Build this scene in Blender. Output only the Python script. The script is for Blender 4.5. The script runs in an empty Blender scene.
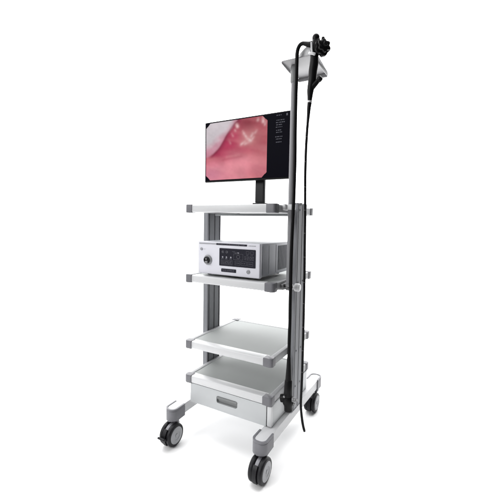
import bpy, bmesh, math, random
import numpy as np
from mathutils import Vector, Matrix
random.seed(4)
sc = bpy.context.scene
C = sc.collection
R = math.radians

# ------------------------------------------------------------ camera, world, lights
cam = bpy.data.objects.new('camera', bpy.data.cameras.new('camera'))
C.objects.link(cam); sc.camera = cam
yaw, pit, rol = -0.5091, 0.0780, 0.0169
fw = Vector((math.sin(yaw)*math.cos(pit), math.cos(yaw)*math.cos(pit), -math.sin(pit)))
rt = Vector((math.cos(yaw), -math.sin(yaw), 0)); up = rt.cross(fw)
r2 = rt*math.cos(rol) + up*math.sin(rol); u2 = -rt*math.sin(rol) + up*math.cos(rol)
m = Matrix((r2, u2, -fw)).transposed().to_4x4(); m.translation = Vector((1.153, -1.3895, 1.1446))
cam.matrix_world = m
cam.data.sensor_width = 36; cam.data.lens = 36*349.12/500
cam.data.clip_start = 0.02; cam.data.clip_end = 200

world = bpy.data.worlds.new('World'); sc.world = world; world.use_nodes = True
nt = world.node_tree; nt.nodes.clear()
wo = nt.nodes.new('ShaderNodeOutputWorld'); bg = nt.nodes.new('ShaderNodeBackground')
tc = nt.nodes.new('ShaderNodeTexCoord')
def lobe(direction, stops):                                 # brightness of the white studio along one direction
    dp = nt.nodes.new('ShaderNodeVectorMath'); dp.operation = 'DOT_PRODUCT'
    dp.inputs[1].default_value = Vector(direction).normalized()
    mr = nt.nodes.new('ShaderNodeMapRange'); mr.interpolation_type = 'SMOOTHSTEP'
    for k, v in enumerate(stops): mr.inputs[k+1].default_value = v
    nt.links.new(tc.outputs['Generated'], dp.inputs[0]); nt.links.new(dp.outputs['Value'], mr.inputs[0]); return mr
back = lobe((0, 1, 0), (-.35, .12, .62, 4.0))                # white backdrop boosted to wash out floor shadows; unseen front dimmed
right = lobe((.97, -.2, -.05), (-.02, .42, 1, .04))           # unseen dark lobe, added to keep right-facing sides darker
mu = nt.nodes.new('ShaderNodeMath'); mu.operation = 'MULTIPLY'
nt.links.new(back.outputs[0], mu.inputs[0]); nt.links.new(right.outputs[0], mu.inputs[1])
bg.inputs[0].default_value = (1, 1, 1, 1)
nt.links.new(mu.outputs[0], bg.inputs[1]); nt.links.new(bg.outputs[0], wo.inputs[0])

def area(name, loc, target, size, power, col=(1, 1, 1)):
    l = bpy.data.lights.new(name, 'AREA'); l.shape = 'SQUARE'; l.size = size; l.energy = power; l.color = col
    o = bpy.data.objects.new(name, l); C.objects.link(o); o.location = loc
    o.rotation_euler = (Vector(target)-Vector(loc)).to_track_quat('-Z', 'Y').to_euler()
area('softbox_overhead', (-0.3, 0.9, 4.2), (0.2, 0.2, 0), 4.2, 135)  # unseen lamp, added to burn the floor out to white
area('softbox_front', (-1.3, -3.2, 2.6), (0.25, 0.2, 0.8), 1.6, 88)
sc.view_settings.view_transform = 'Standard'; sc.view_settings.look = 'None'
sc.view_settings.exposure = 0; sc.view_settings.gamma = 1

# ------------------------------------------------------------ materials
def mat(name, col, rough=.5, metal=0, spec=.5, mottle=0, scale=40, bump=0, coat=0, ior=1.5):
    mt = bpy.data.materials.new(name); mt.use_nodes = True; t = mt.node_tree
    b = t.nodes['Principled BSDF']
    b.inputs['Base Color'].default_value = (*col, 1); b.inputs['Roughness'].default_value = rough
    b.inputs['Metallic'].default_value = metal; b.inputs['Specular IOR Level'].default_value = spec
    b.inputs['Coat Weight'].default_value = coat; b.inputs['IOR'].default_value = ior
    co = t.nodes.new('ShaderNodeTexCoord')
    n = t.nodes.new('ShaderNodeTexNoise'); n.inputs['Scale'].default_value = scale; n.inputs['Detail'].default_value = 5
    t.links.new(co.outputs['Object'], n.inputs['Vector'])
    if mottle:
        mx = t.nodes.new('ShaderNodeMix'); mx.data_type = 'RGBA'
        mx.inputs[6].default_value = (*[c*(1-mottle) for c in col], 1); mx.inputs[7].default_value = (*[min(1, c*(1+mottle)) for c in col], 1)
        t.links.new(n.outputs['Fac'], mx.inputs[0]); t.links.new(mx.outputs[2], b.inputs['Base Color'])
        mr = t.nodes.new('ShaderNodeMapRange'); mr.inputs[3].default_value = rough*(1-mottle); mr.inputs[4].default_value = min(1, rough*(1+mottle))
        t.links.new(n.outputs['Fac'], mr.inputs[0]); t.links.new(mr.outputs[0], b.inputs['Roughness'])
    if bump:
        n2 = t.nodes.new('ShaderNodeTexNoise'); n2.inputs['Scale'].default_value = 900
        t.links.new(co.outputs['Object'], n2.inputs['Vector'])
        bp = t.nodes.new('ShaderNodeBump'); bp.inputs['Strength'].default_value = bump; bp.inputs['Distance'].default_value = .0005
        t.links.new(n2.outputs['Fac'], bp.inputs['Height']); t.links.new(bp.outputs[0], b.inputs['Normal'])
    return mt
M = dict(
    white=mat('white_powder_coat', (.58, .585, .595), .38, mottle=.03, bump=.15),
    tray=mat('grey_moulded_tray', (.31, .323, .32), .62, spec=.3, mottle=.06, scale=9, bump=.1),
    rail=mat('shade_grey_rail', (.31, .315, .325), .5, mottle=.04),  # white side bars toned grey, their side shade put into the colour
    leg=mat('pale_grey_coated_steel', (.50, .505, .515), .42, mottle=.03, bump=.12),
    bumper=mat('grey_bumper_plastic', (.135, .135, .148), .48, mottle=.07, bump=.25),
    alu=mat('grey_anodised_aluminium', (.22, .225, .24), .55, spec=.22, mottle=.05),
    slot=mat('dark_slot', (.12, .12, .13), .6, mottle=.05),
    cab=mat('pale_grey_sheet_metal', (.47, .485, .495), .45, mottle=.03, bump=.15),
    handle=mat('grey_recessed_handle', (.17, .175, .177), .5, mottle=.06),
    console=mat('off_white_console_paint', (.66, .66, .715), .42, mottle=.02, bump=.1),
    case=mat('console_case_paint', (.48, .49, .53), .45, mottle=.03, bump=.1),
    vent=mat('grey_vent_panel', (.31, .315, .34), .5, mottle=.05),
    glass=mat('dark_display_glass', (.018, .018, .026), .2, ior=1.25),
    mark=mat('pale_printed_mark', (.095, .095, .115), .5),
    markb=mat('bright_printed_mark', (.26, .26, .30), .5),
    black=mat('black_endoscope_plastic', (.006, .006, .0065), .42, mottle=.1, ior=1.22),
    cord=mat('black_rubber_sheath', (.005, .005, .0055), .5, mottle=.1, ior=1.2),
    grey_ring=mat('light_grey_ring', (.55, .55, .56), .4),
    rubber=mat('black_tyre_rubber', (.009, .009, .011), .45, mottle=.15, ior=1.3),
    hub=mat('light_grey_hub', (.30, .305, .32), .45, mottle=.05),
    housing=mat('grey_caster_housing', (.22, .22, .24), .42, mottle=.05),
    steel=mat('brushed_steel', (.22, .22, .225), .5, metal=1, mottle=.08),
    plate=mat('grey_holder_plate', (.33, .33, .34), .5, mottle=.04),
    ring=mat('dark_depth_mark', (.05, .05, .052), .5),
    pole=mat('satin_pole', (.22, .22, .232), .5, spec=.35, mottle=.04),
    bezel=mat('black_monitor_plastic', (.008, .008, .009), .35, mottle=.1, ior=1.25),
    arm=mat('dark_monitor_stand', (.022, .023, .025), .38, mottle=.1, ior=1.3),
    floor=mat('white_seamless_floor', (.97, .97, .97), .9, spec=0, mottle=.005, scale=3),
)

# ------------------------------------------------------------ helpers
def obj(name, bm, mt, parent=None, smooth=True, bevel=None):
    me = bpy.data.meshes.new(name)
    bmesh.ops.recalc_face_normals(bm, faces=bm.faces)
    bm.to_mesh(me); bm.free()
    o = bpy.data.objects.new(name, me); C.objects.link(o)
    me.materials.append(M[mt] if isinstance(mt, str) else mt)
    if smooth:
        for p in me.polygons: p.use_smooth = True
        me.set_sharp_from_angle(angle=R(38))
    if parent: o.parent = parent
    return o
def empty(name, loc=(0, 0, 0)):
    o = bpy.data.objects.new(name, None); C.objects.link(o); o.location = loc; o.empty_display_size = .05; return o
def NB(): return bmesh.new()
def box(bm, x0, x1, y0, y1, z0, z1, bev=0.0, seg=3, rot=None):
    vs = [bm.verts.new(p) for p in ((x0,y0,z0),(x1,y0,z0),(x1,y1,z0),(x0,y1,z0),(x0,y0,z1),(x1,y0,z1),(x1,y1,z1),(x0,y1,z1))]
    fs = [bm.faces.new([vs[i] for i in f]) for f in ((3,2,1,0),(4,5,6,7),(0,1,5,4),(1,2,6,5),(2,3,7,6),(3,0,4,7))]
    if rot: bmesh.ops.transform(bm, matrix=rot, verts=vs)
    if bev:
        es = list({e for f in fs for e in f.edges})
        bmesh.ops.bevel(bm, geom=es, offset=bev, segments=seg, profile=.5, affect='EDGES', clamp_overlap=True)
def prism(bm, pts, z0, z1, axis='z', bev=0, seg=2):
    def P(a, b, c):
        return {'z': (a, b, c), 'y': (a, c, b), 'x': (c, a, b)}[axis]
    lo = [bm.verts.new(P(a, b, z0)) for a, b in pts]; hi = [bm.verts.new(P(a, b, z1)) for a, b in pts]
    n = len(pts); fs = [bm.faces.new(lo[::-1]), bm.faces.new(hi)]
    for i in range(n): bm.faces.new((lo[i], lo[(i+1) % n], hi[(i+1) % n], hi[i]))
    if bev:
        es = list({e for f in fs for e in f.edges})
        bmesh.ops.bevel(bm, geom=es, offset=bev, segments=seg, profile=.5, affect='EDGES', clamp_overlap=True)
def rrect(x0, x1, y0, y1, r, n=6, corners=(1, 1, 1, 1)):
    out = []
    for k, (cx, cy, a) in enumerate(((x0+r, y0+r, 180), (x1-r, y0+r, 270), (x1-r, y1-r, 0), (x0+r, y1-r, 90))):
        if corners[k]:
            for i in range(n+1):
                t = R(a+90*i/n); out.append((cx+r*math.cos(t), cy+r*math.sin(t)))
        else: out.append(((x0, x1, x1, x0)[k], (y0, y0, y1, y1)[k]))
    return out
def spline(pts, n=10):
    P = [Vector(p) for p in pts]; P = [P[0]*2-P[1]] + P + [P[-1]*2-P[-2]]; out = []
    for i in range(1, len(P)-2):
        for k in range(n):
            t = k/n; a, b, c, d = P[i-1:i+3]
            out.append(.5*((2*b)+(c-a)*t+(2*a-5*b+4*c-d)*t*t+(3*b-a-3*c+d)*t**3))
    out.append(P[-2]); return out
def tube(bm, pts, rad, n=14, cap=True):
    pts = [Vector(p) for p in pts]; rad = rad if hasattr(rad, '__len__') else [rad]*len(pts)
    T = [(pts[min(i+1, len(pts)-1)]-pts[max(i-1, 0)]).normalized() for i in range(len(pts))]
    a = Vector((1, 0, 0)) if abs(T[0].x) < .8 else Vector((0, 1, 0)); u = (a-T[0]*a.dot(T[0])).normalized(); rings = []
    for p, t, r in zip(pts, T, rad):
        u = (u-t*u.dot(t)).normalized(); v = t.cross(u)
        rings.append([bm.verts.new(p+(u*math.cos(2*math.pi*k/n)+v*math.sin(2*math.pi*k/n))*r) for k in range(n)])
    for A, B in zip(rings, rings[1:]):
        for k in range(n): bm.faces.new((A[k], A[(k+1) % n], B[(k+1) % n], B[k]))
    if cap: bm.faces.new(rings[0][::-1]); bm.faces.new(rings[-1])
def cyl(bm, a, b, r, n=24, prof=None):
    """round body from a to b; prof = [(t, r)] profile with caps"""
    a, b = Vector(a), Vector(b)
    prof = prof or [(0, r*.88), (.06, r), (.94, r), (1, r*.88)]
    d = (b-a).normalized(); h = Vector((1, 0, 0)) if abs(d.x) < .8 else Vector((0, 1, 0))
    u = (h-d*h.dot(d)).normalized(); v = d.cross(u); rings = []
    for t, rr in prof:
        c = a.lerp(b, t); rings.append([bm.verts.new(c+(u*math.cos(2*math.pi*k/n)+v*math.sin(2*math.pi*k/n))*rr) for k in range(n)])
    for A, B in zip(rings, rings[1:]):
        for k in range(n): bm.faces.new((A[k], A[(k+1) % n], B[(k+1) % n], B[k]))
    bm.faces.new(rings[0][::-1]); bm.faces.new(rings[-1])

G = .020                                        # height of the floor in the cart's own measure
# ------------------------------------------------------------ floor
bm = NB()
vs = [bm.verts.new((.1+1.5*math.cos(2*math.pi*k/96), .3+1.5*math.sin(2*math.pi*k/96), 0)) for k in range(96)]
bm.faces.new(vs); fl = obj('floor', bm, 'floor', smooth=False); fl['kind'] = 'structure'; fl.location.z = G

# ------------------------------------------------------------ the trolley
W, D, T = .5, .5, .0395
cart = empty('medical_trolley', (.25, .25, 0)); bpy.context.view_layer.update()
cart['label'] = 'tall white and grey wheeled medical trolley with four shelves, drawer and hanging pole'
cart['category'] = 'medical trolley'
inv = Matrix.Translation(-cart.location)
def part(name, bm, mt, parent=cart, **k):
    if parent is cart: bmesh.ops.transform(bm, matrix=inv, verts=bm.verts)
    elif parent is not None:                      # meshes are written in world coordinates
        q = parent; off = Vector()
        while q: off += q.location; q = q.parent
        bmesh.ops.transform(bm, matrix=Matrix.Translation(-off), verts=bm.verts)
    return obj(name, bm, mt, parent, **k)

# legs
LEGS = ((-.040, .020), (.462, .528))
for x0, x1 in LEGS:
    cx = (x0+x1)/2; hw = (x1-x0)/2
    bm = NB()
    prism(bm, rrect(x0+.003, x1-.003, -.108, .673, .026, 8), .132, .183, bev=.005, seg=3)
    leg = part('leg', bm, 'leg'); leg.location.z = G
    bm = NB()
    # front and rear U-shaped end caps with the caster sockets
    for s, ye in ((-1, -.115), (1, .680)):
        y0, y1 = (ye, ye+.088) if s < 0 else (ye-.088, ye)
        co = (1, 1, 0, 0) if s < 0 else (0, 0, 1, 1)
        b2 = NB(); prism(b2, rrect(x0-.003, x1+.003, y0, y1, .030, 8, co), .121, .1765, bev=.004, seg=3)
        def U(off, yend):
            o = rrect(x0-.003+off, x1+.003-off, y0+(off if s < 0 else 0), y1-(off if s > 0 else 0), .030-off, 8, co)
            return o[:] if s < 0 else o[2:]+o[:2]
        A, B = U(0, 0), U(.0085, 0)
        if s < 0: A = [A[-1]]+A[:-1]; B = [B[-1]]+B[:-1]
        else: A = [A[-1]]+A[:-1]; B = [B[-1]]+B[:-1]
        prism(b2, A+B[::-1], .1767, .1858)
        ys = ye-s*.042
        cyl(b2, (cx, ys, .108), (cx, ys, .124), .021)
        bmesh.ops.transform(b2, matrix=Matrix.Translation((0, 0, G)), verts=b2.verts); part('end_cap', b2, 'bumper', leg)
    bm.free()
# cross beams joining the legs under the drawer
bm = NB(); box(bm, .004, .465, .17, .21, .137, .175, .004); part('cross_beam', bm, 'white').location.z = G
bm = NB(); box(bm, .004, .465, .36, .40, .137, .175, .004); part('cross_beam', bm, 'white').location.z = G

# casters
def caster(x, y, braked, trail=.030):
    root = empty('caster', (x-cart.location.x, y-cart.location.y, 0)); root.parent = cart
    r = .0565; cz = .0575; wy = y-trail
    for s in (-1, 1):
        xc = x+s*.0215; b = NB()
        cyl(b, (xc-.0115, wy, cz), (xc+.0115, wy, cz), r, 48, [(0, r*.80), (0, r*.90), (.12, r*.965), (.35, r), (.65, r), (.88, r*.965), (1, r*.90), (1, r*.80)])
        ty = part('tyre', b, 'rubber', root)
        b = NB(); e = x+s*.0335
        cyl(b, (e-s*.002, wy, cz), (e+s*.0022, wy, cz), r, 40, [(0, r*.74), (.55, r*.74), (1, r*.68), (1, r*.40), (.6, r*.38), (.6, r*.17), (1.25, r*.16)])
        part('hub', b, 'hub', root)
    b = NB()       # central housing that wraps over the wheels and carries the swivel stem
    pts = [(wy+.052*math.cos(R(a)), cz+.052*math.sin(R(a))) for a in range(-25, 176, 12)] + [(wy-.020, cz-.012), (wy+.012, cz-.026)]
    prism(b, pts, x-.0085, x+.0085, 'x', bev=.002)
    cyl(b, (x, y, .098), (x, y, .1195), .0185)
    box(b, x-.015, x+.015, y-.022, y+.018, .090, .108, .006)
    part('housing', b, 'housing', root)
    b = NB()       # mudguard between the tyres
    for k in range(11):
        a0, a1 = R(35+k*11), R(35+(k+1)*11+.5)
    arc_o = [(wy+(r+.003)*math.cos(R(a)), cz+(r+.003)*math.sin(R(a))) for a in range(134, 230, 6)]
    arc_i = [(wy+(r-.010)*math.cos(R(a)), cz+(r-.010)*math.sin(R(a))) for a in range(226, 133, -6)]
    prism(b, arc_o+arc_i, x-.0100, x+.0100, 'x')
    part('mudguard', b, 'rubber', root)
    if not braked: root.location.z = G
    if braked:
        b = NB(); rot = Matrix.Translation((x, wy-.062, .060)) @ Matrix.Rotation(R(-32), 4, 'X')
        box(b, -.021, .021, -.020, .014, -.005, .005, .003, rot=rot)
        box(b, -.006, .006, .0, .030, -.004, .004, .002, rot=rot)
        part('brake_pedal', b, 'rubber', root); root.location.z = G
caster(-.001, -.073, True); caster(.503, -.073, False)
caster(-.003, .640, False, .070); caster(.503, .640, False, .070)

# aluminium posts with vertical T-slots
def post(x0, x1, y0, y1, z0, z1):
    g = .0040; dpt = .0075; pts = [(x0+.002, y0), (x1-.002, y0), (x1, y0+.002)]
    ys = [y0+.014, y0+.066, y0+.114]
    for c in ys: pts += [(x1, c-g), (x1-.002, c-g), (x1-.002, c-g*1.2), (x1-dpt, c-g*1.2), (x1-dpt, c+g*1.2), (x1-.002, c+g*1.2), (x1-.002, c+g), (x1, c+g)]
    pts += [(x1, y1-.002), (x1-.002, y1), (x0+.002, y1), (x0, y1-.002)]
    for c in ys[::-1]: pts += [(x0, c+g), (x0+dpt, c+g), (x0+dpt, c-g), (x0, c-g)]
    pts += [(x0, y0+.002)]
    bm = NB(); prism(bm, pts, z0, z1); p = part('post', bm, 'alu')
    for c in ys[:]:
        b = NB(); box(b, x1-dpt+.0004, x1-dpt+.0022, c-g*1.1, c+g*1.1, z0+.002, z1-.002); part('slot_strip', b, 'slot', p)
    b = NB(); prism(b, rrect(x0-.001, x1+.001, y0-.001, y1+.001, .004, 4), z1, z1+.005, bev=.0015); part('top_cap', b, 'housing', p)
    b = NB(); prism(b, rrect(x0-.006, x1+(.006 if x1 < .1 else .0), y0-.008, y1+.008, .004, 4), z0, z0+.008, bev=.002); part('foot_plate', b, 'alu', p)
    return p
post(-.033, -.0015, .195, .323, .203, 1.236)
post(.5015, .533, .180, .307, .203, 1.238)

# shelves
ZS = (1.2298, .876, .5305, .3473)
for i, z in enumerate(ZS):
    fwid = .048; bm = NB()
    b0, b1 = z-T, z
    prism(bm, rrect(.022, W-.022, .040, D-.026, .006), b0+.010, b1-.0045); sh = part('shelf', bm, 'tray')
    bm = NB(); box(bm, .028, W-.028, .001, fwid, b0+.001, b1-.001, .006); part('front_rail', bm, 'white', sh)
    bm = NB(); box(bm, .028, W-.028, D-.030, D-.001, b0+.001, b1-.001, .005); part('rear_rail', bm, 'white', sh)
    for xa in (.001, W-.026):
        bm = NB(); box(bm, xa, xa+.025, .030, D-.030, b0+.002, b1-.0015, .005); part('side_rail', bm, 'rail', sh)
    for cx, cy, co in ((0, 0, (1,0,0,0)), (W, 0, (0,1,0,0)), (W, D, (0,0,1,0)), (0, D, (0,0,0,1))):
        x0, x1 = (-.002, .040) if cx == 0 else (W-.044, W+.002)
        y0, y1 = (-.002, .036) if cy == 0 else (D-.038, D+.002)
        b = NB(); prism(b, rrect(x0, x1, y0, y1, .013, 6, co), b0-.001, b1+.001, bev=.003, seg=3)
        part('corner_bumper', b, 'bumper', sh)
# clamp plate of the screen stand below the top shelf is part of the stand (see the monitor)
# shelf fixing screws at the posts
for z in ZS:
    for yy in (.212, .275):
        b = NB(); cyl(b, (.5335, yy, z-.020), (.5365, yy, z-.020), .0045, 12); part('fixing_screw', b, 'alu')

for z in ZS[:3]:
    bm = NB(); box(bm, .03, .5, .215, .300, z-T-.010, z-T+.0005, .003); part('shelf_support', bm, 'cab')
# drawer cabinet under the lowest shelf
bm = NB(); box(bm, .034, .502, .020, .470, .2035, .3073, .004); cabn = part('drawer_cabinet', bm, 'cab')
bm = NB(); box(bm, .478, .504, .004, .0195, .206, .306, .006); part('corner_strip', bm, 'white', cabn)
# drawer front with a rounded recess, built as a frame of faces round the grip opening
bm = NB()
dx0, dx1, dz0, dz1 = .032, .474, .2045, .3055; hx0, hx1, hz0, hz1 = .196, .318, .243, .279
hole = rrect(hx0, hx1, hz0, hz1, .012, 6); outer = []
cxh, czh = (hx0+hx1)/2, (hz0+hz1)/2
for a, b in hole:                                                             # project the hole ring to the panel's edge
    dx, dz = a-cxh, b-czh; s = min(((dx1 if dx > 0 else dx0)-cxh)/dx if abs(dx) > 1e-6 else 1e9, ((dz1 if dz > 0 else dz0)-czh)/dz if abs(dz) > 1e-6 else 1e9)
    outer.append((cxh+dx*s, czh+dz*s))
n = len(hole)
ring = outer[:]
vo = [bm.verts.new((a, .006, b)) for a, b in ring]; vh = [bm.verts.new((a, .006, b)) for a, b in hole]; vb = [bm.verts.new((a, .0165, b)) for a, b in hole]
vob = [bm.verts.new((a, .019, b)) for a, b in ring]
corn = {}
for (ca, cb) in ((dx0, dz0), (dx1, dz0), (dx1, dz1), (dx0, dz1)): corn[(ca, cb)] = (bm.verts.new((ca, .006, cb)), bm.verts.new((ca, .019, cb)))
def side(p):
    return 'L' if abs(p[0]-dx0) < 1e-6 else 'R' if abs(p[0]-dx1) < 1e-6 else 'B' if abs(p[1]-dz0) < 1e-6 else 'T'
cm = {frozenset('LB'): (dx0, dz0), frozenset('RB'): (dx1, dz0), frozenset('RT'): (dx1, dz1), frozenset('LT'): (dx0, dz1)}
for i in range(n):
    j = (i+1) % n; si, sj = side(ring[i]), side(ring[j])
    if si == sj:
        bm.faces.new((vo[i], vo[j], vh[j], vh[i])); bm.faces.new((vo[i], vo[j], vob[j], vob[i]))
    else:
        c, cb_ = corn[cm[frozenset(si+sj)]]
        bm.faces.new((vo[i], c, vo[j], vh[j], vh[i])); bm.faces.new((vo[i], c, cb_, vob[i])); bm.faces.new((c, vo[j], vob[j], cb_))
    bm.faces.new((vh[i], vh[j], vb[j], vb[i]))
part('drawer_front', bm, 'cab', cabn)
bm = NB(); prism(bm, rrect(hx0-.002, hx1+.002, hz0-.002, hz1+.002, .013), .0166, .0192, 'y')
prism(bm, rrect(hx0+.001, hx1-.001, hz0+.0235, hz1-.001, .006), .0030, .0160, 'y', bev=.002); part('grip', bm, 'handle', cabn)

# hanging pole, clamps and the holder plate
px, py = .532, .098
bm = NB(); tube(bm, [(px, py, .842), (px, py, 1.845)], .0130, 28); pole = part('pole', bm, 'pole')
bm = NB(); cyl(bm, (px, py, 1.765), (px, py, 1.838), .0165, 28); part('collar', bm, 'handle', pole)
bm = NB(); cyl(bm, (px, py, .836), (px, py, .8418), .0140, 24); part('bottom_plug', bm, 'bumper', pole)
for z in (1.218, .852):
    bm = NB(); box(bm, .503, .5185, py-.030, py+.030, z-.014, z+.014, .004)
    prism(bm, rrect(px-.019, px+.019, py-.018, py+.018, .012), z-.012, z+.012, bev=.002)
    cl = part('clamp', bm, 'steel' if z < 1 else 'white', pole)
    if z < 1:
        bm = NB(); cyl(bm, (.551, py+.002, z), (.562, py+.002, z), .006, 16)
        cyl(bm, (.560, py+.002, z), (.586, py+.002, z), .0195, 28, [(0, .014), (.15, .0185), (.75, .0195), (.95, .017), (1, .012)])
        part('clamp_knob', bm, 'white', pole)
        bm = NB(); tube(bm, spline([(.545, py-.018, z+.006), (.548, py-.045, z+.004), (.527, py-.072, z), (.506, py-.082, z)]), .0035, 10)
        part('clamp_wire', bm, 'steel', pole)
    else:
        bm = NB(); cyl(bm, (.556, py+.05, z+.016), (.566, py+.05, z+.016), .007, 16); part('clamp_screw', bm, 'handle', pole)
# holder plate with a hooked fork for the endoscope
bm = NB()
pl = [(.497, .040), (.648, .040), (.652, .048), (.640, .236), (.634, .242), (.502, .242), (.494, .236), (.492, .046)]
prism(bm, pl, 1.840, 1.8445, bev=.0012)
box(bm, .496, .638, .234, .242, 1.822, 1.8398, .003)           # rear lip turned down
prism(bm, [(.040, 1.8395), (.236, 1.8395), (.236, 1.826), (.120, 1.828), (.046, 1.835)], .4935, .4965, 'x')
prism(bm, [(.044, 1.8395), (.236, 1.8395), (.236, 1.826), (.120, 1.828), (.050, 1.835)], .6375, .6405, 'x')
hold = part('holder_plate', bm, 'plate')
bm = NB()
prism(bm, [(.560, 1.8446), (.640, 1.8446), (.642, 1.858), (.630, 1.874), (.629, 1.892), (.6195, 1.894), (.612, 1.884), (.598, 1.880), (.578, 1.861)], .046, .060, 'y', bev=.004, seg=3)
tube(bm, spline([(.634, .053, 1.851), (.640, .030, 1.850), (.650, .026, 1.850), (.664, .030, 1.850), (.672, .044, 1.850)]), .0075, 12)
part('hook', bm, 'white', hold)
bm = NB(); tube(bm, spline([(.628, .044, 1.851), (.630, .018, 1.838), (.638, -.002, 1.829), (.652, -.0085, 1.822), (.663, -.0075, 1.817)]), [.0045]*20+[.0055]*21, 14)
part('hook_prong', bm, 'leg', hold)
bm = NB(); tube(bm, spline([(.6520, -.0075, 1.820), (.6490, -.0085, 1.842), (.6470, -.0075, 1.866)]), .0042, 12); part('hook_tip', bm, 'leg', hold)

# ------------------------------------------------------------ monitor
mon = empty('monitor', (.27, .235, 1.2308))
mon['label'] = 'flat black monitor showing a pink endoscopy picture, standing on the top shelf'; mon['category'] = 'monitor'
x0, x1, z0, z1 = -.0285, .4930, 1.3620, 1.6850; y0 = .200
bm = NB(); prism(bm, rrect(x0, x1, z0, z1, .004, 3), y0, y0+.022, 'y', bev=.0015)
prism(bm, rrect(x0+.07, x1-.07, z0+.05, z1-.06, .02, 3), y0+.0221, y0+.045, 'y', bev=.006); cas = part('casing', bm, 'bezel', mon)
def emis(name, col, st, attr=None):
    mt = bpy.data.materials.new(name); mt.use_nodes = True; b = mt.node_tree.nodes['Principled BSDF']
    b.inputs['Base Color'].default_value = (.002, .002, .003, 1); b.inputs['Roughness'].default_value = .32; b.inputs['IOR'].default_value = 1.05
    b.inputs['Emission Color'].default_value = (*col, 1); b.inputs['Emission Strength'].default_value = st
    if attr:
        a = mt.node_tree.nodes.new('ShaderNodeVertexColor'); a.layer_name = attr; mt.node_tree.links.new(a.outputs[0], b.inputs['Emission Color'])
    return mt
bm = NB(); prism(bm, rrect(x0+.005, x1-.005, z0+.008, z1-.005, .001, 1), y0-.0008, y0-.0001, 'y')
scr = part('screen', bm, emis('lit_black_panel', (.0015, .0013, .0035), 1), mon, smooth=False)
# the picture: a fine grid of lit pixels, clipped to an octagon
GX, GZ = 170, 136; ax0, ax1, az0, az1 = -.0205, .3535, 1.3735, 1.6775
def lin(c): c = np.asarray(c)/255.; return np.where(c < .04045, c/12.92, ((c+.055)/1.055)**2.4)
rng = np.random.RandomState(3)
def vnoise(s, t, f):
    g = rng.rand(64, 64); x = s*f; y = t*f; xi = x.astype(int); yi = y.astype(int); fx = x-xi; fy = y-yi; fx = fx*fx*(3-2*fx); fy = fy*fy*(3-2*fy)
    G = lambda a, b: g[a % 64, b % 64]
    return (G(xi, yi)*(1-fx)+G(xi+1, yi)*fx)*(1-fy)+(G(xi, yi+1)*(1-fx)+G(xi+1, yi+1)*fx)*fy
tt, ss = np.meshgrid(np.linspace(0, 1, GZ+1), np.linspace(0, 1, GX+1)); 
nz = (vnoise(ss, tt, 4)-.5)+.5*(vnoise(ss, tt, 9)-.5)+.25*(vnoise(ss, tt, 22)-.5)
fine = vnoise(ss+.3*tt, tt, 30)-.5
def sm(a, b, x): x = np.clip((x-a)/(b-a), 0, 1); return x*x*(3-2*x)
def blob(s, t, rs, rt, ang=0):
    c, s_ = math.cos(ang), math.sin(ang); u = (ss-s)*c+(tt-t)*s_; v = -(ss-s)*s_+(tt-t)*c
    return np.exp(-(u/rs)**2-(v/rt)**2)
col = np.zeros(ss.shape+(3,))+lin((196, 110, 122))
def over(c, a):
    global col; a = np.clip(a, 0, 1)[..., None]; col = col*(1-a)+lin(c)*a
def stroke(s0, t0, s1, t1, w):
    L2 = (s1-s0)**2+(t1-t0)**2; q = np.clip(((ss-s0)*(s1-s0)+(tt-t0)*(t1-t0))/L2, 0, 1)
    return np.exp(-((ss-s0-q*(s1-s0))**2+(tt-t0-q*(t1-t0))**2)/w**2)
wv = vnoise(ss*1.6+tt*.8, tt*1.6-ss*.8, 7)-.5; wv2 = vnoise(ss*.7+tt*2.2, tt*.5, 9)-.5
over((230, 148, 160), sm(.46, .16, tt-.10*ss+.16*nz)*.9)
over((196, 112, 118), sm(.60, 1.0, ss+.25*nz)*.7)
over((188, 72, 102), blob(.33, .62, .26, .22, .6)*.9)
over((180, 62, 94), blob(.26, .50, .20, .085, .35)*.85)
over((182, 70, 98), blob(.47, .70, .14, .22, -.5)*.75)
over((196, 96, 118), blob(.55, .46, .30, .05, .12)*.6)
over((216, 134, 142), blob(.10, .37, .14, .03, .0)*.7)
over((142, 68, 78), blob(.74, .93, .24, .13, -.1)*.9)
over((158, 84, 92), blob(.60, .84, .08, .10, .4)*.6)
over((176, 98, 104), blob(.88, .66, .16, .20)*.5)
over((222, 160, 158), blob(.72, .68, .15, .13, .5)*.6)
over((240, 158, 168), blob(.52, .20, .30, .10, .1)*.75)
over((206, 136, 160), blob(.10, .10, .22, .14)*.6)
over((206, 128, 140), blob(.85, .12, .20, .12)*.5)
over((222, 150, 154), stroke(.36, .385, .56, .405, .018)*.45)
over((176, 84, 100), stroke(.30, .345, .60, .375, .020)*.45)
over((184, 92, 106), stroke(.50, .49, .95, .56, .030)*.35)
over((170, 78, 92), np.clip(wv, 0, 1)*.45*sm(.35, .6, tt)); over((236, 178, 176), np.clip(-wv2, 0, 1)*.3)
bl = np.interp(ss, [0, .06, .12, .19, .25, .32, .39, .46, .53, .60, 1], [.405, .415, .455, .535, .615, .72, .815, .915, 1.0, 1.12, 1.9])+.012*np.sin(ss*19)+.02*nz
d = (tt-bl)/1.35
over((116, 44, 64), np.exp(-((d+.018)/.022)**2)*sm(.02, .16, ss)*.80)
over((150, 60, 84), np.exp(-((d+.05)/.045)**2)*sm(.05, .3, ss)*.5)
over((206, 158, 172), sm(-.014, .016, d))
over((214, 210, 214), sm(.015, .17, d+.16*nz)*.95)
over((208, 138, 158), sm(.34, .0, ss)*sm(.70, .40, tt)*sm(0, .02, d)*.7)
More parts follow.
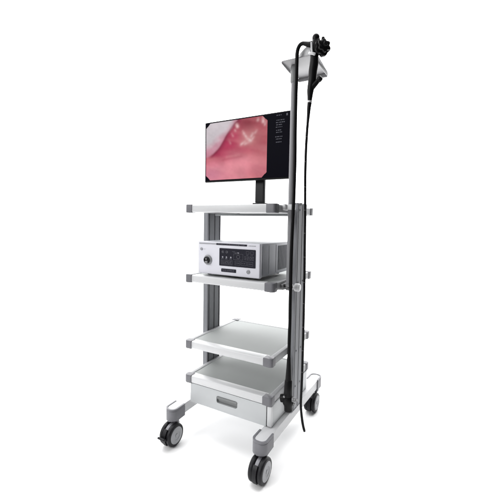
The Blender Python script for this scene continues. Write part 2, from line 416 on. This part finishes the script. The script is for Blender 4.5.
for a in ((.70, .66, .78, .60, .016, .95), (.64, .75, .70, .66, .012, .7), (.78, .74, .74, .66, .012, .7), (.66, .62, .56, .55, .013, .7), (.72, .60, .62, .56, .012, .5), (.80, .68, .76, .63, .010, .6), (.62, .80, .66, .72, .009, .5), (.84, .78, .80, .72, .012, .4),
          (.52, .92, .545, .86, .016, .95), (.49, .84, .51, .80, .010, .4), (.935, .97, .935, .86, .013, .8), (.97, .90, .955, .82, .010, .5), (.86, .97, .85, .92, .012, .5), (.44, .78, .48, .70, .009, .3), (.40, .66, .44, .58, .009, .25)):
    over((240, 198, 198), stroke(a[0], a[1], a[0]*.35+a[2]*.65, a[1]*.35+a[3]*.65, a[4]*1.5)*a[5]*.85)
    over((255, 236, 234), stroke(a[0]*.6+a[2]*.4, a[1]*.6+a[3]*.4, a[0]*.4+a[2]*.6, a[1]*.4+a[3]*.6, a[4]*.8)*a[5]*.8)
def blur(a, r):
    for ax_ in (0, 1):
        for _ in range(2):
            p = np.pad(a, [(r, r) if k == ax_ else (0, 0) for k in range(3)], mode='edge'); c_ = np.cumsum(p, axis=ax_)
            c_ = np.concatenate([np.zeros_like(np.take(c_, [0], ax_)), c_], ax_); n_ = a.shape[ax_]
            a = (np.take(c_, range(2*r+1, 2*r+1+n_), ax_)-np.take(c_, range(n_), ax_))/(2*r+1)
    return a
col = .8*blur(col, 2)+.2*col; col = np.clip(.42+(col-.42)*1.05, .02, 1); col = col*np.array([.88, .85, .86])*(1+.18*vnoise(ss*1.3+tt*.5, tt*1.2, 6)[..., None]-.09)
col = np.clip(col*(1+.07*fine[..., None]+.10*nz[..., None]), 0, 1)
ch = .062; bm = NB(); lay = bm.loops.layers.float_color.new('picture')
V = {}
def gv(i, k):
    if (i, k) not in V: V[i, k] = bm.verts.new((ax0+(ax1-ax0)*i/GX, y0-.0012, az0+(az1-az0)*k/GZ))
    return V[i, k]
for i in range(GX):
    for k in range(GZ):
        s, t = (i+.5)/GX, (k+.5)/GZ; sa, ta = min(s, 1-s), min(t, 1-t)*(az1-az0)/(ax1-ax0)
        if sa+ta < ch*1.15: continue
        f = bm.faces.new((gv(i, k), gv(i+1, k), gv(i+1, k+1), gv(i, k+1)))
        for lp, (a, b) in zip(f.loops, ((i, k), (i+1, k), (i+1, k+1), (i, k+1))): lp[lay] = (*col[a, b], 1)
part('picture', bm, emis('lit_picture', (1, 1, 1), 1.0, 'picture'), scr, smooth=False)
# rows of small on-screen characters right of the picture
bm = NB()
def dashes(bm, xa, xb, z, h, y, seedn, gap=.0022, plane='y', lo=.002, hi=.009):
    rr = random.Random(seedn); x = xa
    while x < xb:
        w = rr.uniform(lo, hi); e = min(x+w, xb)
        vs = [bm.verts.new(p) for p in ((x, y, z-h/2), (e, y, z-h/2), (e, y, z+h/2), (x, y, z+h/2))]; bm.faces.new(vs); x = e+gap*rr.uniform(.6, 2)
for q, (xa, xb, z) in enumerate(((.402, .430, 1.6695), (.402, .447, 1.646), (.400, .447, 1.635), (.402, .434, 1.624), (.400, .434, 1.613), (.402, .432, 1.598), (.402, .434, 1.588), (.398, .436, 1.567), (.402, .434, 1.556), (.402, .432, 1.541))):
    dashes(bm, xa, xb, z, .0040, y0-.0012, q+20)
dashes(bm, .4540, .4625, 1.6685, .011, y0-.0012, 3, lo=.008, hi=.009)
part('screen_text', bm, emis('lit_text', (.11, .11, .13), 1), scr, smooth=False)
bm = NB(); box(bm, .262, .314, y0+.050, y0+.074, 1.250, 1.53, .004)
box(bm, .245, .331, y0+.0452, y0+.0498, 1.46, 1.56, .002); st = part('stand_column', bm, 'arm', mon)
bm = NB(); box(bm, .266, .310, y0+.0485, y0+.0499, 1.256, 1.44, .0); part('cable_cover', bm, 'bezel', st)
bm = NB(); prism(bm, rrect(.250, .330, .235, .330, .010), 1.2312, 1.2372, bev=.002); box(bm, .252, .324, .240, .285, 1.2373, 1.2499, .003); part('stand_foot', bm, 'arm', mon)

# ------------------------------------------------------------ console on the second shelf
con = empty('endoscopy_processor', (.243, .18, .8775)); con['category'] = 'medical console'
con['label'] = 'off white box shaped endoscopy console with dark touch panel, on the second shelf'
cx0, cx1, cy0, cy1, cz0, cz1 = .064, .419, .020, .345, .887, 1.049
bm = NB(); box(bm, cx0+.003, cx1-.003, cy0+.020, cy1, cz0+.002, cz1-.002, .004)
case = part('case', bm, 'case', con)
for a in (cx0+.04, cx1-.04):
    for b in (cy0+.05, cy1-.05): bm = NB(); cyl(bm, (a, b, .8775), (a, b, cz0+.004), .012, 16); part('foot', bm, 'rubber', con)
bm = NB(); box(bm, cx0, cx1, cy0, cy0+.0215, cz0, cz1, .005); fr = part('front_panel', bm, 'console', con)
bm = NB()
zig = [(cx1-.0028, .226)]
for k in range(15): q = .228+k*.0072; zig += [(cx1-.0022, q), (cx1-.0008, q+.0006), (cx1-.0008, q+.0032), (cx1-.0022, q+.0038)]
prism(bm, zig+[(cx1-.0028, .336)], cz0+.020, cz1-.018)
part('vent', bm, 'vent', case)
for y in (.052, .120, .200): bm = NB(); box(bm, cx1-.0029, cx1-.0018, y, y+.0012, cz0+.012, cz1-.012); part('seam', bm, 'vent', case)
f = cy0-.0006
bm = NB(); prism(bm, rrect(.1965, .3970, .9340, 1.0195, .003, 3), f-.0012, f+.0003, 'y'); disp = part('display', bm, 'glass', con)
yd = f-.0016; bm = NB()
def frame(bm, xa, xb, za, zb, w=.0008, y=yd):
    for a, b, c, d in ((xa, xb, za, za+w), (xa, xb, zb-w, zb), (xa, xa+w, za+w, zb-w), (xb-w, xb, za+w, zb-w)):
        bm.faces.new([bm.verts.new(p) for p in ((a, y, c), (b, y, c), (b, y, d), (a, y, d))])
def dot(bm, x, z, r, y=yd, n=14, ri=0):
    P = [(x+r*math.cos(2*math.pi*k/n), z+r*math.sin(2*math.pi*k/n)) for k in range(n)]
    if not ri: bm.faces.new([bm.verts.new((a, y, b)) for a, b in P]); return
    Q = [(x+ri*math.cos(2*math.pi*k/n), z+ri*math.sin(2*math.pi*k/n)) for k in range(n)]
    A = [bm.verts.new((a, y, b)) for a, b in P]; B = [bm.verts.new((a, y, b)) for a, b in Q]
    for k in range(n): bm.faces.new((A[k], A[(k+1) % n], B[(k+1) % n], B[k]))
for k, x in enumerate((.217, .240)): dot(bm, x, 1.002, .0062, ri=.0045); dashes(bm, x-.006, x+.006, 1.002, .003, yd-.0002, k)
for k, x in enumerate((.355, .378)): frame(bm, x-.008, x+.008, .998, 1.011); dashes(bm, x-.006, x+.006, .992, .0022, yd, k+4, lo=.0015, hi=.004)
frame(bm, .278, .330, .968, .996); dot(bm, .304, .982, .0095, ri=.008)
for k in range(4): dashes(bm, .270+k*.008, .290+k*.010, 1.006-k*.0035, .0016, yd, k+50, lo=.002, hi=.005)
for k in range(3): dashes(bm, .210, .268, .957-k*.0055, .0018, yd, k+9, lo=.003, hi=.010)
frame(bm, .206, .272, .941, .963)
for k in range(3): frame(bm, .286+k*.0345, .315+k*.0345, .943, .962); dashes(bm, .290+k*.0345, .311+k*.0345, .9525, .0022, yd, k+70, lo=.002, hi=.005)
for k in range(3): dashes(bm, .338, .388, .985-k*.0065, .0018, yd, k+30, lo=.003, hi=.009)
part('panel_marking', bm, 'mark', disp, smooth=False)
bm = NB()
for x in (.216, .238, .263): dot(bm, x, .977, .0042); dashes(bm, x-.006, x+.006, .9695, .002, yd, int(x*1000), lo=.0015, hi=.003)
part('panel_icon', bm, 'markb', disp, smooth=False)
bm = NB(); bm.faces.new([bm.verts.new(p) for p in ((.299, yd, 1.003), (.304, yd, .997), (.309, yd, 1.003))]); part('panel_arrow', bm, 'markb', disp, smooth=False)
bm = NB(); prism(bm, rrect(.208, .292, .9045, .9205, .002, 3), f-.0008, f+.0003, 'y'); lb = part('model_plate', bm, 'glass', con)
bm = NB(); dashes(bm, .214, .286, .9145, .0028, f-.0012, 5, lo=.002, hi=.006); dashes(bm, .216, .280, .9095, .0016, f-.0012, 6, lo=.003, hi=.008)
part('plate_print', bm, 'mark', lb, smooth=False)
bm = NB(); prism(bm, rrect(.074, .352, 1.0355, 1.0410, .001, 2), f-.0006, f+.0003, 'y'); sp = part('name_stripe', bm, 'vent', con)
bm = NB(); prism(bm, rrect(.178, .350, 1.0340, 1.0425, .001, 2), f-.0010, f-.0007, 'y'); part('dark_band', bm, 'glass', fr)
bm = NB(); dashes(bm, .188, .342, 1.0382, .0026, f-.0014, 8, lo=.002, hi=.006); part('stripe_print', bm, 'mark', sp, smooth=False)
bm = NB(); dashes(bm, .358, .398, 1.0370, .0040, f-.0004, 2, lo=.003, hi=.005, gap=.0012); part('front_print', bm, 'vent', fr, smooth=False)
# scope socket, round button, small port
kx, kz = .127, .957
bm = NB(); cyl(bm, (kx, f+.0005, kz), (kx, f-.007, kz), .0235, 36, [(0, .0255), (.3, .0255), (.6, .0225), (1, .0205)]); sk = part('scope_socket', bm, 'hub', con)
bm = NB(); cyl(bm, (kx, f-.0071, kz), (kx, f-.0150, kz), .0165, 30, [(0, .0170), (.7, .0170), (1, .0155), (1, .0110), (.25, .0105)]); part('socket_mouth', bm, 'arm', sk)
bm = NB(); box(bm, kx-.005, kx+.012, f-.020, f-.0155, kz-.015, kz-.004, .002); cyl(bm, (kx+.004, f-.015, kz+.006), (kx+.004, f-.022, kz+.006), .0045, 14); part('socket_pin', bm, 'steel', sk)
bm = NB(); cyl(bm, (.087, f+.0005, 1.010), (.087, f-.003, 1.010), .0068, 20); part('power_button', bm, 'vent', fr)
bm = NB(); dashes(bm, .098, .112, 1.010, .002, f-.0002, 12, lo=.002, hi=.004); part('button_print', bm, 'vent', fr, smooth=False)
bm = NB(); cyl(bm, (.3590, f+.0005, .9145), (.3590, f-.003, .9145), .0095, 24, [(0, .0095), (.7, .0095), (1, .0085), (1, .0060), (.4, .0055)]); pt = part('port', bm, 'hub', con)
bm = NB(); cyl(bm, (.3590, f-.0018, .9145), (.3590, f-.0036, .9145), .0042, 16); part('port_core', bm, 'vent', pt)

# ------------------------------------------------------------ endoscope hanging on the holder
es = empty('endoscope', (.64, .02, .24)); es['category'] = 'endoscope'
es['label'] = 'black flexible endoscope hanging from the pole holder, its thin tube and cord reaching down'
yb = .016
bm = NB()
ctl = [(.653, yb, 1.862), (.652, yb, 1.838), (.652, yb, 1.818), (.652, yb, 1.795), (.648, yb, 1.765), (.646, yb, 1.730), (.6395, yb, 1.690), (.6375, yb, 1.648)]
tube(bm, spline(ctl, 6), list(np.interp(np.linspace(0, 7, 43), range(8), (.0160, .0180, .0165, .0180, .0175, .0168, .0140, .0090))), 24)
grip = part('control_body', bm, 'black', es)
bm = NB(); cyl(bm, (.6375, yb, 1.6480), (.6370, yb, 1.6400), .0098, 24); part('grey_ring', bm, 'grey_ring', grip)
bm = NB(); tube(bm, spline([(.637, yb, 1.640), (.635, yb, 1.618), (.6335, yb, 1.590), (.632, yb, 1.565)], 8), list(np.linspace(.0092, .0054, 25)), 20)
part('bend_guard', bm, 'black', grip)
bm = NB(); tube(bm, [(.645, yb, 1.700), (.662, yb-.002, 1.713), (.676, yb-.004, 1.724)], [.0125, .0105, .0085], 18)
cyl(bm, (.671, yb-.003, 1.7190), (.686, yb-.005, 1.733), .0110, 20, [(0, .0085), (.3, .0112), (.7, .0112), (.93, .009), (1, .005)]); part('biopsy_port', bm, 'black', grip)
# head with two angulation knobs, valves and camera button
bm = NB()
cyl(bm, (.6570, yb, 1.832), (.6580, yb, 1.893), .0185, 24, [(0, .0175), (.3, .0190), (.7, .0180), (.90, .0150), (1, .0085)])
box(bm, .640, .690, yb-.014, yb+.020, 1.826, 1.868, .009)
head = part('control_head', bm, 'black', es)
bm = NB(); cyl(bm, (.6570, yb-.002, 1.876), (.6575, yb-.004, 1.9060), .0140, 20, [(0, .012), (.25, .0150), (.60, .0150), (.82, .0120), (.95, .0070), (1, .003)]); part('camera_button', bm, 'black', head)
def star(bm, c, axis, r0, r1, th, nlobe=5, n=60):
    axis = Vector(axis).normalized(); u = axis.orthogonal().normalized(); v = axis.cross(u); c = Vector(c); rings = []
    for off, k in ((-th/2, .86), (-th/2*.7, 1), (th/2*.7, 1), (th/2, .86)):
        ring = []
        for i in range(n):
            a = 2*math.pi*i/n; r = (r0+(r1-r0)*(.5+.5*math.cos(nlobe*a))**.8)*k
            ring.append(bm.verts.new(c+axis*off+(u*math.cos(a)+v*math.sin(a))*r))
        rings.append(ring)
    for A, B in zip(rings, rings[1:]):
        for i in range(n): bm.faces.new((A[i], A[(i+1) % n], B[(i+1) % n], B[i]))
    bm.faces.new(rings[0][::-1]); bm.faces.new(rings[-1])
ax = Vector((.70, -.70, .12)).normalized(); hc = Vector((.687, yb-.008, 1.843))
bm = NB(); star(bm, hc, ax, .027, .0340, .012); part('angulation_knob', bm, 'black', head)
bm = NB(); star(bm, hc+ax*.016, ax, .0205, .0275, .011, 6); part('angulation_knob', bm, 'black', head)
bm = NB(); cyl(bm, hc+ax*.0, hc+ax*.030, .009, 18); part('knob_axle', bm, 'black', head)
bm = NB(); tube(bm, [(.682, yb, 1.860), (.6855, yb, 1.876), (.6865, yb, 1.887)], [.0085, .0070, .0060], 14); part('lock_lever', bm, 'black', head)
bm = NB(); tube(bm, [(.676, yb+.004, 1.832), (.684, yb+.004, 1.817)], [.0095, .0075], 14); part('valve', bm, 'black', head); bm = NB()
cyl(bm, (.668, yb-.012, 1.866), (.669, yb-.022, 1.868), .0065, 16); part('valve', bm, 'black', head)
# insertion tube
pts = [(.6328, yb, 1.575), (.630, yb, 1.53), (.6275, yb, 1.45), (.6275, yb, 1.35), (.6300, yb, 1.244), (.6330, yb, 1.13), (.6350, yb, 1.03), (.6370, yb, .92), (.6380, yb, .817), (.6390, yb, .70), (.6395, yb, .596), (.6395, yb, .50), (.6390, yb, .439), (.6378, yb, .385), (.6380, yb, .345), (.6430, yb, .300), (.6500, yb, .262), (.6555, yb, .243)]
bm = NB(); sp_ = spline(pts, 8); tube(bm, sp_, .0054, 16); itb = part('insertion_tube', bm, 'cord', es)
bm = NB()
for z in np.arange(.5, 1.56, .1):
    bm = NB(); k = min(range(len(sp_)), key=lambda i: abs(sp_[i].z-z)); tube(bm, [sp_[k]+Vector((0, 0, .0012)), sp_[k]-Vector((0, 0, .0012))], .0057, 16); part('depth_mark', bm, 'ring', itb)
bm = NB(); k = len(sp_)-1; tube(bm, [sp_[-1], sp_[-1]+(sp_[-1]-sp_[-3]).normalized()*.010], [.0058, .0046], 16); part('distal_tip', bm, 'black', itb)
# universal cord
bm = NB(); tube(bm, spline([(.638, .018, 1.8715), (.624, .019, 1.8750), (.606, .021, 1.8830)], 8), list(np.linspace(.0125, .0088, 17)), 20)
part('cord_boot', bm, 'black', grip)
pts = [(.618, .020, 1.8770), (.600, .021, 1.8850), (.585, .021, 1.8800), (.5760, .020, 1.8580), (.5735, .022, 1.8160), (.5690, .034, 1.745), (.5620, .050, 1.673), (.5620, .052, 1.547), (.5640, .053, 1.440), (.5640, .053, 1.334), (.5630, .053, 1.204), (.5600, .054, 1.090), (.5590, .054, .982), (.5590, .054, .890), (.5595, .053, .802), (.5610, .052, .700), (.5610, .051, .618), (.5620, .050, .525), (.5625, .050, .46)]
bm = NB(); tube(bm, spline(pts, 8), .0078, 18); part('universal_cord', bm, 'cord', es)
bm = NB(); tube(bm, spline([(.5620, .050, .535), (.5625, .050, .48), (.5625, .050, .43)], 8), list(np.linspace(.0085, .0150, 17)), 20); part('connector_boot', bm, 'black', es)
cxn = .5625
bm = NB()
cyl(bm, (cxn, .050, .432), (cxn, .050, .352), .019, 28, [(0, .0150), (.05, .0175), (.6, .0190), (1, .0200)])
cyl(bm, (cxn, .050, .3519), (cxn+.004, .050, .285), .021, 28, [(0, .0225), (.10, .0250), (.45, .0255), (.62, .0200), (.95, .0195), (1, .0165)])
cyl(bm, (cxn+.002, .052, .345), (cxn-.036, .046, .338), .018, 24, [(0, .0190), (.7, .0200), (.93, .0185), (1, .0120)])
cnn = part('light_guide_connector', bm, 'black', es)
bm = NB(); cyl(bm, (cxn+.018, .050, .343), (cxn+.036, .052, .345), .011, 22, [(0, .0120), (.5, .0120), (.55, .0090), (1, .0088)])
cyl(bm, (cxn+.022, .050, .326), (cxn+.034, .051, .324), .006, 16); part('electrical_contact', bm, 'steel', cnn)
bm = NB(); cyl(bm, (cxn+.036, .052, .345), (cxn+.046, .0525, .346), .0058, 16); part('light_guide_pin', bm, 'steel', cnn)
bm = NB(); tube(bm, [(cxn-.008, .026, .362), (cxn-.008, .020, .362)], .0045, 14); part('gas_nipple', bm, 'steel', cnn)
